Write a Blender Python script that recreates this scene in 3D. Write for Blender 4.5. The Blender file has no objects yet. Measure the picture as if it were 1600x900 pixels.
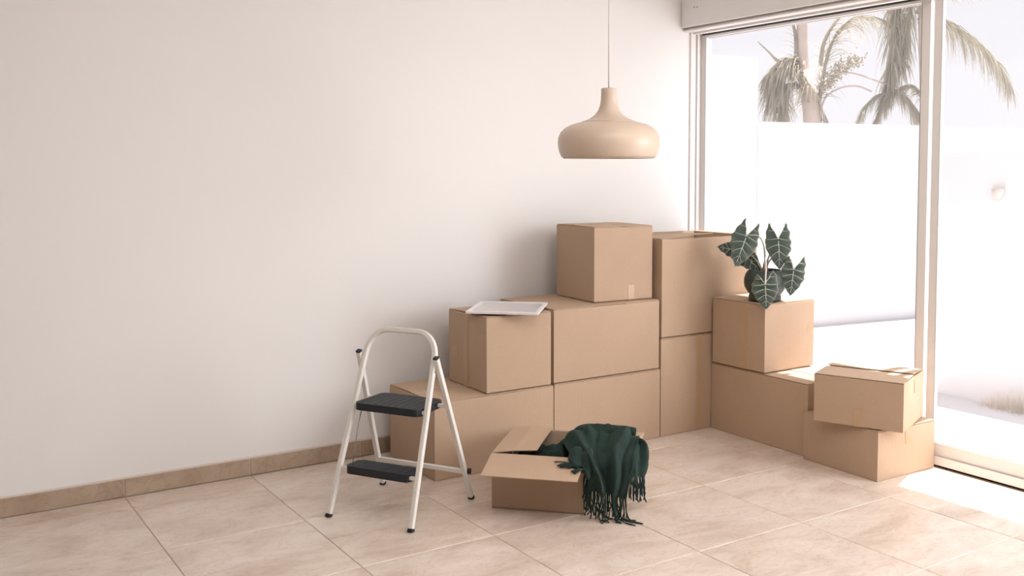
import bpy, bmesh, math, random
from mathutils import Vector, Matrix, noise
random.seed(7)
PI = math.pi
scene = bpy.context.scene
COL = scene.collection

# ---------------------------------------------------------------- camera
cam_d = bpy.data.cameras.new('camera')
cam = bpy.data.objects.new('camera', cam_d)
COL.objects.link(cam)
cr = Vector((0.8404, -0.5420, -0.0016)); cu = Vector((0.0320, 0.0467, 0.9984)); cf = Vector((0.5411, 0.8391, -0.0566))
cam.matrix_world = Matrix(((cr.x, cu.x, -cf.x, -0.9265), (cr.y, cu.y, -cf.y, -4.6426), (cr.z, cu.z, -cf.z, 1.5323), (0, 0, 0, 1)))
cam_d.sensor_width = 36.0
cam_d.lens = 34.513
cam_d.shift_y = -0.0609
cam_d.clip_start = 0.05
scene.camera = cam

# ---------------------------------------------------------------- world, sun, added fill lamps out of view
world = bpy.data.worlds.new('sky'); scene.world = world
world.use_nodes = True
bg = world.node_tree.nodes['Background']
bg.inputs[0].default_value = (0.92, 0.895, 0.935, 1)
bg.inputs[1].default_value = 1.05

sd = bpy.data.lights.new('sun', 'SUN'); sd.energy = 11.0; sd.angle = math.radians(0.8); sd.color = (1.0, 0.965, 0.93)
sun = bpy.data.objects.new('sun', sd); COL.objects.link(sun)
sun.rotation_euler = Vector((-0.217, -0.03, -1.0)).to_track_quat('-Z', 'Y').to_euler()

def area(name, loc, direction, sx, sy, power, color):
    d = bpy.data.lights.new(name, 'AREA'); d.shape = 'RECTANGLE'; d.size = sx; d.size_y = sy; d.energy = power; d.color = color
    o = bpy.data.objects.new(name, d); COL.objects.link(o); o.location = loc
    o.rotation_euler = Vector(direction).to_track_quat('-Z', 'Z').to_euler()
    return o
# added unseen fill lamps: one on the patio boosting daylight, one under the ceiling
area('fill_side', (4.75, -4.75, 2.15), (-1, 0.38, -0.22), 6.2, 2.7, 470, (0.965, 0.98, 1.0))
area('fill_high', (0.9, -2.5, 2.82), (0.0, 0.15, -1), 3.0, 2.6, 84, (1.0, 0.955, 0.93))

vs = scene.view_settings
vs.view_transform = 'Standard'; vs.look = 'None'; vs.exposure = 0.0; vs.gamma = 1.0; vs.use_curve_mapping = False

# ---------------------------------------------------------------- materials
def new_mat(name):
    m = bpy.data.materials.new(name); m.use_nodes = True
    return m, m.node_tree.nodes, m.node_tree.links, m.node_tree.nodes['Principled BSDF']

def plain(name, col, rough=0.5, metal=0.0, var=0.04, scale=6.0, bump=0.0, bscale=200.0, spec=0.5):
    m, n, l, p = new_mat(name)
    tc = n.new('ShaderNodeTexCoord'); ns = n.new('ShaderNodeTexNoise'); ns.inputs['Scale'].default_value = scale; ns.inputs['Detail'].default_value = 4
    l.new(tc.outputs['Object'], ns.inputs['Vector'])
    mx = n.new('ShaderNodeMix'); mx.data_type = 'RGBA'
    mx.inputs[6].default_value = tuple(c * (1 - var) for c in col) + (1,); mx.inputs[7].default_value = tuple(min(1, c * (1 + var)) for c in col) + (1,)
    l.new(ns.outputs['Fac'], mx.inputs[0]); l.new(mx.outputs[2], p.inputs['Base Color'])
    p.inputs['Roughness'].default_value = rough; p.inputs['Metallic'].default_value = metal; p.inputs['Specular IOR Level'].default_value = spec
    if bump:
        n2 = n.new('ShaderNodeTexNoise'); n2.inputs['Scale'].default_value = bscale; n2.inputs['Detail'].default_value = 3
        l.new(tc.outputs['Object'], n2.inputs['Vector'])
        b = n.new('ShaderNodeBump'); b.inputs['Strength'].default_value = bump; b.inputs['Distance'].default_value = 0.002
        l.new(n2.outputs['Fac'], b.inputs['Height']); l.new(b.outputs[0], p.inputs['Normal'])
    return m

def stone_mat(name, c0, c1, c2, rough):
    m, n, l, p = new_mat(name)
    tc = n.new('ShaderNodeTexCoord'); oi = n.new('ShaderNodeObjectInfo')
    add = n.new('ShaderNodeVectorMath'); add.operation = 'MULTIPLY_ADD'
    comb = n.new('ShaderNodeCombineXYZ')
    for k in range(3): l.new(oi.outputs['Random'], comb.inputs[k])
    add.inputs[1].default_value = (17.0, 31.0, 13.0); l.new(comb.outputs[0], add.inputs[0]); l.new(tc.outputs['Object'], add.inputs[2])
    mp = n.new('ShaderNodeMapping'); mp.inputs['Scale'].default_value = (1.0, 2.1, 1.0); mp.inputs['Rotation'].default_value = (0, 0, 0.25)
    l.new(add.outputs[0], mp.inputs['Vector'])
    a = n.new('ShaderNodeTexNoise'); a.inputs['Scale'].default_value = 2.6; a.inputs['Detail'].default_value = 7; a.inputs['Roughness'].default_value = 0.62; a.inputs['Distortion'].default_value = 0.6
    l.new(mp.outputs[0], a.inputs['Vector'])
    r = n.new('ShaderNodeValToRGB'); e = r.color_ramp.elements
    e[0].position = 0.30; e[0].color = c0 + (1,); e[1].position = 0.72; e[1].color = c2 + (1,)
    k = e.new(0.5); k.color = c1 + (1,)
    l.new(a.outputs['Fac'], r.inputs[0])
    f = n.new('ShaderNodeTexNoise'); f.inputs['Scale'].default_value = 9; f.inputs['Detail'].default_value = 6; f.inputs['Distortion'].default_value = 1.5
    l.new(mp.outputs[0], f.inputs['Vector'])
    fr = n.new('ShaderNodeValToRGB'); fe = fr.color_ramp.elements
    fe[0].position = 0.46; fe[0].color = (1, 1, 1, 1); fe[1].position = 0.54; fe[1].color = (1, 1, 1, 1)
    q = fe.new(0.5); q.color = (0.84, 0.79, 0.74, 1)
    l.new(f.outputs['Fac'], fr.inputs[0])
    mx = n.new('ShaderNodeMix'); mx.data_type = 'RGBA'; mx.blend_type = 'MULTIPLY'; mx.inputs[0].default_value = 0.7
    l.new(r.outputs[0], mx.inputs[6]); l.new(fr.outputs[0], mx.inputs[7]); l.new(mx.outputs[2], p.inputs['Base Color'])
    p.inputs['Roughness'].default_value = rough; p.inputs['Specular IOR Level'].default_value = 0.9
    b = n.new('ShaderNodeBump'); b.inputs['Strength'].default_value = 0.12; b.inputs['Distance'].default_value = 0.002
    l.new(a.outputs['Fac'], b.inputs['Height']); l.new(b.outputs[0], p.inputs['Normal'])
    return m

def card_mat(name, col, wave=260.0):
    m, n, l, p = new_mat(name)
    tc = n.new('ShaderNodeTexCoord'); oi = n.new('ShaderNodeObjectInfo')
    ns = n.new('ShaderNodeTexNoise'); ns.inputs['Scale'].default_value = 3.5; ns.inputs['Detail'].default_value = 5
    off = n.new('ShaderNodeVectorMath'); off.operation = 'ADD'; l.new(tc.outputs['Object'], off.inputs[0]); l.new(oi.outputs['Location'], off.inputs[1])
    l.new(off.outputs[0], ns.inputs['Vector'])
    mx = n.new('ShaderNodeMix'); mx.data_type = 'RGBA'
    mx.inputs[6].default_value = (col[0] * .93, col[1] * .92, col[2] * .9, 1); mx.inputs[7].default_value = (col[0] * 1.06, col[1] * 1.06, col[2] * 1.06, 1)
    l.new(ns.outputs['Fac'], mx.inputs[0])
    fi = n.new('ShaderNodeTexNoise'); fi.inputs['Scale'].default_value = 420; fi.inputs['Detail'].default_value = 2; l.new(tc.outputs['Object'], fi.inputs['Vector'])
    m2 = n.new('ShaderNodeMix'); m2.data_type = 'RGBA'; m2.blend_type = 'OVERLAY'; m2.inputs[0].default_value = 0.18
    l.new(mx.outputs[2], m2.inputs[6]); l.new(fi.outputs['Fac'], m2.inputs[7]); l.new(m2.outputs[2], p.inputs['Base Color'])
    p.inputs['Roughness'].default_value = 0.72; p.inputs['Specular IOR Level'].default_value = 0.25
    w = n.new('ShaderNodeTexWave'); w.inputs['Scale'].default_value = wave / 20; w.bands_direction = 'X'; w.inputs['Distortion'].default_value = 0.3
    l.new(tc.outputs['Object'], w.inputs['Vector'])
    b = n.new('ShaderNodeBump'); b.inputs['Strength'].default_value = 0.10; b.inputs['Distance'].default_value = 0.001
    l.new(w.outputs['Fac'], b.inputs['Height'])
    b2 = n.new('ShaderNodeBump'); b2.inputs['Strength'].default_value = 0.25; b2.inputs['Distance'].default_value = 0.006
    l.new(ns.outputs['Fac'], b2.inputs['Height']); l.new(b.outputs[0], b2.inputs['Normal']); l.new(b2.outputs[0], p.inputs['Normal'])
    return m

M = {}
M['wall'] = plain('white wall paint', (0.83, 0.81, 0.79), 0.85, var=0.012, scale=1.3, bump=0.08, bscale=35)
M['dim'] = plain('dark low bounce wall', (0.20, 0.17, 0.15), 0.9)  # unseen walls coloured dark to cut the light bounced back into the room
M['ceiling'] = plain('ceiling paint', (0.86, 0.84, 0.82), 0.9, var=0.01)
M['tile'] = stone_mat('beige stone tile', (0.53, 0.42, 0.33), (0.68, 0.57, 0.48), (0.78, 0.69, 0.61), 0.33)
M['skirt'] = stone_mat('brown stone skirting', (0.33, 0.235, 0.16), (0.42, 0.315, 0.225), (0.50, 0.39, 0.29), 0.42)
M['grout'] = plain('tile grout', (0.52, 0.40, 0.29), 0.9, var=0.15, scale=3)
M['lightgrout'] = plain('pale skirting joint', (0.72, 0.62, 0.54), 0.9)
M['card'] = card_mat('brown corrugated cardboard', (0.50, 0.36, 0.255))
M['card_edge'] = plain('cardboard cut edge', (0.46, 0.31, 0.20), 0.9, bump=0.3, bscale=500)
M['card_in'] = card_mat('cardboard inner liner', (0.43, 0.31, 0.21))
M['tape'] = plain('brown packing tape', (0.50, 0.335, 0.20), 0.28, var=0.05, scale=20)
M['alu'] = plain('white powder coated window frame', (0.80, 0.765, 0.74), 0.35, var=0.01)
M['gasket'] = plain('dark window track gasket', (0.05, 0.06, 0.055), 0.6)
M['brownseal'] = plain('brown sill sealant', (0.20, 0.15, 0.10), 0.7)
M['ladder'] = plain('white enamelled steel tube', (0.80, 0.77, 0.72), 0.32, var=0.02)
M['rubber'] = plain('black ribbed rubber tread', (0.010, 0.014, 0.020), 0.55, var=0.15, scale=30, bump=0.5, bscale=300)
M['wire'] = plain('zinc wire rod', (0.42, 0.42, 0.40), 0.35, metal=0.8)
M['lamp'] = plain('beige painted lamp metal', (0.60, 0.475, 0.37), 0.36, var=0.01)
M['lampin'] = plain('white lamp inside', (0.85, 0.82, 0.78), 0.5)
M['cord'] = plain('white lamp cord', (0.74, 0.70, 0.66), 0.6)
M['framew'] = plain('white picture frame paint', (0.86, 0.83, 0.82), 0.35, var=0.01)
M['mat'] = plain('pale mount board', (0.72, 0.69, 0.69), 0.22, var=0.01)
M['pot'] = plain('dark green glazed ceramic', (0.030, 0.042, 0.037), 0.42, var=0.25, scale=14, bump=0.15, bscale=60)
M['soil'] = plain('potting soil', (0.07, 0.05, 0.04), 0.95, var=0.5, scale=80, bump=0.8, bscale=120)
M['vein'] = plain('pale leaf vein', (0.66, 0.66, 0.54), 0.5)
M['stem'] = plain('green leaf stem', (0.34, 0.36, 0.26), 0.45, var=0.2, scale=30)
M['stemw'] = plain('pale leaf stem', (0.74, 0.70, 0.64), 0.45)
M['bulb'] = plain('brown plant base', (0.42, 0.28, 0.20), 0.7, var=0.3, scale=60)
M['concrete'] = plain('white outdoor plaster', (0.78, 0.765, 0.775), 0.9, var=0.015, scale=3, bump=0.4, bscale=20)
M['patio'] = plain('pale outdoor concrete', (0.55, 0.535, 0.55), 0.9, var=0.02, scale=3)
M['drygrass'] = plain('dry pale grass', (0.72, 0.62, 0.50), 0.9, var=0.2, scale=10)
M['sconce'] = plain('pale wall light', (0.70, 0.60, 0.54), 0.6)
M['bracket'] = plain('grey metal bracket', (0.35, 0.34, 0.34), 0.5)
M['trunk'] = plain('pale palm trunk', (0.66, 0.54, 0.46), 0.9, var=0.2, scale=4, bump=0.5, bscale=12)
M['fruit'] = plain('palm fruit', (0.52, 0.46, 0.34), 0.7, var=0.3, scale=10)
M['hole'] = plain('dark screw hole', (0.16, 0.11, 0.08), 0.8)

def fabric():
    m, n, l, p = new_mat('dark green wool')
    tc = n.new('ShaderNodeTexCoord')
    a = n.new('ShaderNodeTexNoise'); a.inputs['Scale'].default_value = 22; a.inputs['Detail'].default_value = 5; l.new(tc.outputs['Object'], a.inputs['Vector'])
    r = n.new('ShaderNodeMix'); r.data_type = 'RGBA'; r.inputs[6].default_value = (0.010, 0.021, 0.021, 1); r.inputs[7].default_value = (0.036, 0.058, 0.047, 1)
    l.new(a.outputs['Fac'], r.inputs[0]); l.new(r.outputs[2], p.inputs['Base Color'])
    p.inputs['Roughness'].default_value = 0.95; p.inputs['Specular IOR Level'].default_value = 0.1
    p.inputs['Sheen Weight'].default_value = 0.12; p.inputs['Sheen Roughness'].default_value = 0.5; p.inputs['Sheen Tint'].default_value = (0.35, 0.48, 0.42, 1)
    f = n.new('ShaderNodeTexNoise'); f.inputs['Scale'].default_value = 380; l.new(tc.outputs['Object'], f.inputs['Vector'])
    b = n.new('ShaderNodeBump'); b.inputs['Strength'].default_value = 0.5; b.inputs['Distance'].default_value = 0.002
    l.new(f.outputs['Fac'], b.inputs['Height']); l.new(b.outputs[0], p.inputs['Normal'])
    return m
M['wool'] = fabric()

def leaf_mat():
    m, n, l, p = new_mat('dark velvet leaf')
    at = n.new('ShaderNodeAttribute'); at.attribute_name = 'edge'
    r = n.new('ShaderNodeValToRGB'); e = r.color_ramp.elements
    e[0].position = 0.0; e[0].color = (0.036, 0.058, 0.044, 1); e[1].position = 1.0; e[1].color = (0.30, 0.27, 0.19, 1)
    k = e.new(0.80); k.color = (0.068, 0.095, 0.07, 1)
    l.new(at.outputs['Fac'], r.inputs[0]); l.new(r.outputs[0], p.inputs['Base Color'])
    p.inputs['Roughness'].default_value = 0.5; p.inputs['Specular IOR Level'].default_value = 0.4
    return m
M['leaf'] = leaf_mat()

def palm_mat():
    m, n, l, p = new_mat('haze paled palm leaflet')
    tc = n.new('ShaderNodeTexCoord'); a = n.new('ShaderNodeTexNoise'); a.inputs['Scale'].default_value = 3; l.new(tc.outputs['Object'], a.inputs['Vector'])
    r = n.new('ShaderNodeMix'); r.data_type = 'RGBA'; r.inputs[6].default_value = (0.44, 0.40, 0.30, 1); r.inputs[7].default_value = (0.66, 0.60, 0.50, 1)  # washed-out tone put into the leaf colour as haze and glare
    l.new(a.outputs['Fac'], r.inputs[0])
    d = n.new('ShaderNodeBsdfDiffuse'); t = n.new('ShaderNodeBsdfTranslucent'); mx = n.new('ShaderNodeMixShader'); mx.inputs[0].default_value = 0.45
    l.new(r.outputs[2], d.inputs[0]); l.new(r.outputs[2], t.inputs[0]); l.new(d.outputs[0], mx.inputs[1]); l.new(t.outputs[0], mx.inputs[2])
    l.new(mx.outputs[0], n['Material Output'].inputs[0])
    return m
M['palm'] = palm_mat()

def glass_mat():
    m, n, l, p = new_mat('window glass')
    tr = n.new('ShaderNodeBsdfTransparent'); tr.inputs[0].default_value = (0.985, 0.985, 0.99, 1)
    gl = n.new('ShaderNodeBsdfGlossy'); gl.inputs['Roughness'].default_value = 0.02
    mx = n.new('ShaderNodeMixShader'); mx.inputs[0].default_value = 0.03; l.new(tr.outputs[0], mx.inputs[1]); l.new(gl.outputs[0], mx.inputs[2])
    df = n.new('ShaderNodeBsdfTranslucent'); df.inputs[0].default_value = (0.9, 0.9, 0.92, 1)   # haze built into the pane: a translucent share veils the view
    m2 = n.new('ShaderNodeMixShader'); m2.inputs[0].default_value = 0.025
    l.new(mx.outputs[0], m2.inputs[1]); l.new(df.outputs[0], m2.inputs[2])
    l.new(m2.outputs[0], n['Material Output'].inputs[0])
    return m
M['glass'] = glass_mat()

# ---------------------------------------------------------------- helpers
def thing(name, label, cat, loc=(0, 0, 0), rz=0.0, group=None, rot=None):
    o = bpy.data.objects.new(name, None); COL.objects.link(o)
    o.empty_display_size = 0.05
    o.location = loc; o.rotation_euler = rot if rot else (0, 0, rz)
    o['label'] = label; o['category'] = cat
    if group: o['group'] = group
    return o

class MB:
    def __init__(s): s.v = []; s.f = []; s.sm = []
    def add(s, vs, fs, smooth=False):
        b = len(s.v); s.v += [tuple(p) for p in vs]; s.f += [tuple(b + i for i in f) for f in fs]; s.sm += [smooth] * len(fs)
    def box(s, x0, x1, y0, y1, z0, z1, mtx=None):
        vs = [Vector((x, y, z)) for z in (z0, z1) for y in (y0, y1) for x in (x0, x1)]
        if mtx: vs = [mtx @ q for q in vs]
        s.add(vs, [(0, 2, 3, 1), (4, 5, 7, 6), (0, 1, 5, 4), (2, 6, 7, 3), (0, 4, 6, 2), (1, 3, 7, 5)])
    def sweep(s, pts, prof, smooth=False, up=Vector((0, 0, 1)), scales=None, caps=True):
        """sweep closed 2D profile along pts with parallel frames"""
        pts = [Vector(p) for p in pts]; n = len(pts); k = len(prof)
        T = []
        for i in range(n):
            a = pts[max(i - 1, 0)]; b = pts[min(i + 1, n - 1)]; T.append((b - a).normalized())
        N = up - T[0] * up.dot(T[0])
        if N.length < 1e-3: N = Vector((1, 0, 0)) - T[0] * T[0].x
        N.normalize(); rings = []
        for i in range(n):
            N = (N - T[i] * N.dot(T[i])); N.normalize(); B = T[i].cross(N)
            c = scales[i] if scales else 1.0
            rings += [pts[i] + N * (q[1] * c) + B * (q[0] * c) for q in prof]
        fs = [(i * k + j, i * k + (j + 1) % k, (i + 1) * k + (j + 1) % k, (i + 1) * k + j) for i in range(n - 1) for j in range(k)]
        if caps: fs += [tuple(range(k))[::-1], tuple((n - 1) * k + j for j in range(k))]
        s.add(rings, fs, smooth)
    def tube(s, pts, r, k=8, scales=None, smooth=True):
        s.sweep(pts, [(math.cos(2 * PI * j / k) * r, math.sin(2 * PI * j / k) * r) for j in range(k)], smooth, scales=scales)
    def grid(s, P, smooth=True, closed=False):
        n = len(P); k = len(P[0]); vs = [q for r in P for q in r]
        kk = k if closed else k - 1
        s.add(vs, [(i * k + j, i * k + (j + 1) % k, (i + 1) * k + (j + 1) % k, (i + 1) * k + j) for i in range(n - 1) for j in range(kk)], smooth)
    def lathe(s, prof, k=48, smooth=True):
        s.grid([[(r * math.cos(2 * PI * j / k), r * math.sin(2 * PI * j / k), z) for j in range(k)] for r, z in prof], smooth, closed=True)
    def build(s, name, mat, parent=None, bevel=0.0, seg=2, solid=0.0, loc=None, subsurf=0, off=0.0):
        me = bpy.data.meshes.new(name); me.from_pydata(s.v, [], s.f); me.update()
        me.polygons.foreach_set('use_smooth', s.sm)
        me.materials.append(M[mat] if isinstance(mat, str) else mat)
        bm = bmesh.new(); bm.from_mesh(me); bmesh.ops.recalc_face_normals(bm, faces=bm.faces); bm.to_mesh(me); bm.free()
        o = bpy.data.objects.new(name, me); COL.objects.link(o)
        if parent: o.parent = parent
        if loc: o.location = loc
        if solid:
            m = o.modifiers.new('thick', 'SOLIDIFY'); m.thickness = solid; m.offset = off
        if bevel:
            m = o.modifiers.new('bevel', 'BEVEL'); m.width = bevel; m.segments = seg; m.limit_method = 'ANGLE'; m.angle_limit = math.radians(40)
        if subsurf:
            m = o.modifiers.new('sub', 'SUBSURF'); m.levels = subsurf; m.render_levels = subsurf
        return o

def rrect(w, h, r=0.003, k=3):
    out = []
    for cx, cy, a0 in ((w / 2 - r, h / 2 - r, 0), (-w / 2 + r, h / 2 - r, PI / 2), (-w / 2 + r, -h / 2 + r, PI), (w / 2 - r, -h / 2 + r, 1.5 * PI)):
        for i in range(k): a = a0 + i * PI / 2 / (k - 1); out.append((cx + r * math.cos(a), cy + r * math.sin(a)))
    return out

def catmull(P, n):
    P = [Vector(p) for p in P]; out = []
    m = len(P) - 1
    for i in range(n + 1):
        t = i / n * m; k = min(int(t), m - 1); t -= k
        p1 = P[k]; p2 = P[k + 1]
        p0 = P[k - 1] if k > 0 else p1 * 2 - p2
        p3 = P[k + 2] if k + 2 <= m else p2 * 2 - p1
        out.append(0.5 * ((2 * p1) + (p2 - p0) * t + (2 * p0 - 5 * p1 + 4 * p2 - p3) * t * t + (3 * p1 - p0 - 3 * p2 + p3) * t ** 3))
    return out

def struct(o): o['kind'] = 'structure'; return o
def shell(name, boxes, mat, label=None, bevel=0.0):
    m = MB()
    for b in boxes: m.box(*b)
    o = m.build(name, mat, bevel=bevel); struct(o)
    if label: o['label'] = label
    return o

# ---------------------------------------------------------------- room shell
WY = 0.166           # painted face of the left wall (skirting stands 12 mm proud of it)
shell('wall_left', [(-4.2, 3.56, WY, WY + 0.16, -0.1, 2.95)], 'wall', 'plain white wall behind the boxes and the step ladder')
shell('ceiling', [(-4.2, 3.72, -7.7, WY + 0.16, 2.85, 2.95)], 'ceiling', 'white ceiling above the room')
shell('wall_back', [(-4.2, -4.05, -7.7, WY, -0.1, 2.85)], 'dim', 'wall at the far left end of the room')
shell('wall_front', [(-4.05, 3.5, -7.7, -7.55, -0.1, 2.85)], 'dim', 'wall behind the viewer')
wr = shell('wall_right', [(3.48, 3.72, -7.7, WY, 2.45, 2.85), (3.48, 3.72, -7.7, -6.85, -0.1, 2.45), (3.56, 3.72, 0.197, WY + 0.16, -0.1, 2.45)], 'wall', 'white lintel wall above the glass doors', bevel=0.004)
for y, z in ((0.042, 2.567), (0.016, 2.564)):
    m = MB(); m.lathe([(0.0001, 0.0), (0.004, 0.0), (0.004, 0.002), (0.0001, 0.002)], 10)
    o = m.build('screw_hole', 'hole', wr); o.matrix_local = Matrix.Translation((3.478, y, z)) @ Matrix.Rotation(PI / 2, 4, 'Y')

# floor: grout bed + single tiles 0.6 m
m = MB(); m.box(-4.2, 3.74, -7.7, 0.33, -0.1, -0.003); fl = m.build('floor', 'grout'); struct(fl); fl['label'] = 'floor of large beige stone tiles'
T = 0.6; G = 0.0018
def tile_mesh(x0, x1, y0, y1, name='tile'):
    b = 0.0018; m = MB()
    vs = [(x0, y0, -0.003), (x1, y0, -0.003), (x1, y1, -0.003), (x0, y1, -0.003), (x0, y0, -b), (x1, y0, -b), (x1, y1, -b), (x0, y1, -b),
          (x0 + b, y0 + b, 0), (x1 - b, y0 + b, 0), (x1 - b, y1 - b, 0), (x0 + b, y1 - b, 0)]
    m.add(vs, [(0, 1, 5, 4), (1, 2, 6, 5), (2, 3, 7, 6), (3, 0, 4, 7), (4, 5, 9, 8), (5, 6, 10, 9), (6, 7, 11, 10), (7, 4, 8, 11), (8, 9, 10, 11)])
    return m
base_tile = None
def put_tile(src, x, y):
    o = src.copy(); COL.objects.link(o); o.parent = fl; o.location = (x, y, random.uniform(-0.0003, 0.0)); return o
t0 = tile_mesh(-T / 2 + G, T / 2 - G, -T / 2 + G, T / 2 - G).build('tile', 'tile', fl)
edge = tile_mesh(-T / 2 + G, T / 2 - G, -0.077, 0.077 - G / 2).build('tile', 'tile', fl)
first = [True, True]
for i in range(-6, 6):
    x = (i + 0.5) * T
    for j in range(0, 12):
        y = -(j + 0.5) * T
        if first[0]: t0.location = (x, y, 0); first[0] = False
        else: put_tile(t0, x, y)
    if first[1]: edge.location = (x, 0.077 + G / 2, 0); first[1] = False
    else: put_tile(edge, x, 0.077 + G / 2)

# skirting: pale plaster joint behind + single stone pieces
sk = shell('baseboard_left', [(-4.05, 3.54, WY - 0.006, WY, 0.0, 0.092)], 'lightgrout', 'brown stone skirting along the white wall')
m = MB(); m.box(-T / 2 + 0.0025, T / 2 - 0.0025, -0.0055, 0.0055, 0.001, 0.084)
s0 = m.build('skirting_tile', 'skirt', sk, bevel=0.0015)
for i in range(-6, 6):
    o = s0 if i == -6 else s0.copy()
    if i != -6: COL.objects.link(o); o.parent = sk
    o.location = ((i + 0.5) * T, 0.1605, random.uniform(-0.001, 0.0015))

# ---------------------------------------------------------------- sliding glass doors
XL0, XL1 = 3.675, 3.705     # outer (left) panel
XR0, XR1 = 3.625, 3.655     # inner (right) panel
ZT = 2.40
tr = MB()
tr.box(3.558, 3.74, 0.18, 0.197, -0.02, 2.45)
tr.box(3.558, 3.60, 0.152, 0.18, 0.0, 2.425)
tr.box(3.618, 3.634, 0.154, 0.18, 0.0, 2.425)
tr.box(3.715, 3.74, 0.15, 0.18, 0.0, 2.425)
j = tr.build('trim_1', 'alu', bevel=0.002); struct(j); j['label'] = 'white side jamb of the glass doors beside the left wall'
tr = MB()
tr.box(3.52, 3.714, -6.85, 0.18, 2.432, 2.45)
tr.box(3.50, 3.57, -6.85, 0.165, 2.425, 2.436)
tr.box(3.575, 3.612, -6.85, 0.165, 2.413, 2.434)
tr.box(3.660, 3.668, -6.85, 0.152, 2.405, 2.434)
tr.box(3.706, 3.714, -6.85, 0.152, 2.395, 2.434)
h = tr.build('trim_2', 'alu', bevel=0.002); struct(h); h['label'] = 'white head track above the glass doors'
g = MB(); g.box(3.612, 3.624, -6.85, 0.15, 2.415, 2.432); g.box(3.654, 3.660, -6.85, 0.15, 2.412, 2.432)
g.build('track_gasket', 'gasket', h)
tr = MB()
tr.box(3.612, 3.74, -6.85, 0.18, -0.05, 0.012)
tr.box(3.612, 3.622, -6.85, 0.15, 0.0, 0.055)
tr.box(3.66, 3.67, -6.85, 0.15, 0.0, 0.05)
tr.box(3.72, 3.74, -6.85, 0.15, 0.0, 0.05)
s_ = tr.build('trim_3', 'alu', bevel=0.0015); struct(s_); s_['label'] = 'white bottom sill rail of the glass doors'
g = MB(); g.box(3.607, 3.6115, -6.85, 0.15, -0.003, 0.003); g.build('sill_gasket', 'brownseal', s_)

def door(name, label, x0, x1, y0, y1, zb, sw):
    g = MB(); g.box((x0 + x1) / 2 - 0.003, (x0 + x1) / 2 + 0.003, y0 + sw - 0.006, y1 - sw + 0.006, zb + 0.064, ZT - 0.01)
    root = thing(name, label, 'door', ((x0 + x1) / 2, (y0 + y1) / 2, 0)); del root['category']; root['kind'] = 'structure'
    L = Matrix.Translation(-root.location)
    def P(nm, bx, mat='alu', bev=0.002):
        q = MB()
        for b in bx: q.box(*b, mtx=L)
        return q.build(nm, mat, root, bevel=bev)
    P('stile', [(x0, x1, y0, y0 + sw, zb, ZT + 0.02)])
    P('stile', [(x0, x1, y1 - sw, y1, zb, ZT + 0.02)])
    P('bottom_rail', [(x0 + 0.001, x1 - 0.001, y0 + sw, y1 - sw, zb, 0.122), (x0 + 0.004, x1 - 0.004, y0 + sw, y1 - sw, 0.122, 0.128)])
    P('top_rail', [(x0 + 0.001, x1 - 0.001, y0 + sw, y1 - sw, ZT, ZT + 0.02)])
    P('glass_pane', [((x0 + x1) / 2 - 0.002, (x0 + x1) / 2 + 0.002, y0 + sw, y1 - sw, 0.126, ZT)], 'glass', 0)
    P('seal', [(x0 - 0.0012, x0 + 0.004, y0 + sw, y0 + sw + 0.002, 0.122, ZT), (x0 - 0.0012, x0 + 0.004, y1 - sw - 0.002, y1 - sw, 0.122, ZT)], 'wire', 0)
    return root
door('door_1', 'left sliding glass door pane behind the plant and boxes', XL0, XL1, -1.508, 0.192, 0.03, 0.052)
door('door_2', 'right sliding glass door pane at the right edge', XR0, XR1, -3.25, -1.560, 0.03, 0.046)

door('door_3', 'further sliding glass door pane outside the frame', XL0, XL1, -5.04, -3.21, 0.03, 0.052)
door('door_4', 'last sliding glass door pane outside the frame', XR0, XR1, -6.84, -5.0, 0.03, 0.052)

# ---------------------------------------------------------------- outside
def extr(name, line, z0, z1, th, mat, label, cat=None):
    """upright wall along a ground polyline"""
    m = MB()
    for (a, b) in zip(line[:-1], line[1:]):
        a = Vector((a[0], a[1], 0)); b = Vector((b[0], b[1], 0)); d = (b - a).normalized(); nn = Vector((-d.y, d.x, 0)) * th
        vs = [a, b, b + nn, a + nn]
        m.add([q + Vector((0, 0, z0)) for q in vs] + [q + Vector((0, 0, z1)) for q in vs], [(3, 2, 1, 0), (4, 5, 6, 7), (0, 1, 5, 4), (1, 2, 6, 5), (2, 3, 7, 6), (3, 0, 4, 7)])
    o = m.build(name, mat); struct(o); o['label'] = label
    return o
shell('patio', [(3.741, 5.36, -9.0, 3.0, -0.2, -0.055), (5.36, 13, -1.2, 3.0, -0.2, -0.055)], 'patio', 'white sunlit patio ground outside the glass doors')
extr('wall_garden', [(5.36, -9.0), (5.36, -0.43)], -0.06, 1.645, -0.15, 'concrete', 'low rough white garden wall seen through the right glass door')
extr('wall_boundary', [(6.30, 2.137), (13.4, 1.121)], -0.06, 2.0, 0.15, 'concrete', 'plain white boundary wall under the palm trees')
extr('wall_neighbour', [(4.2, 2.437), (6.295, 2.137)], -0.06, 2.62, 0.15, 'concrete', 'taller white wall section left of the palm trees')

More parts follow.
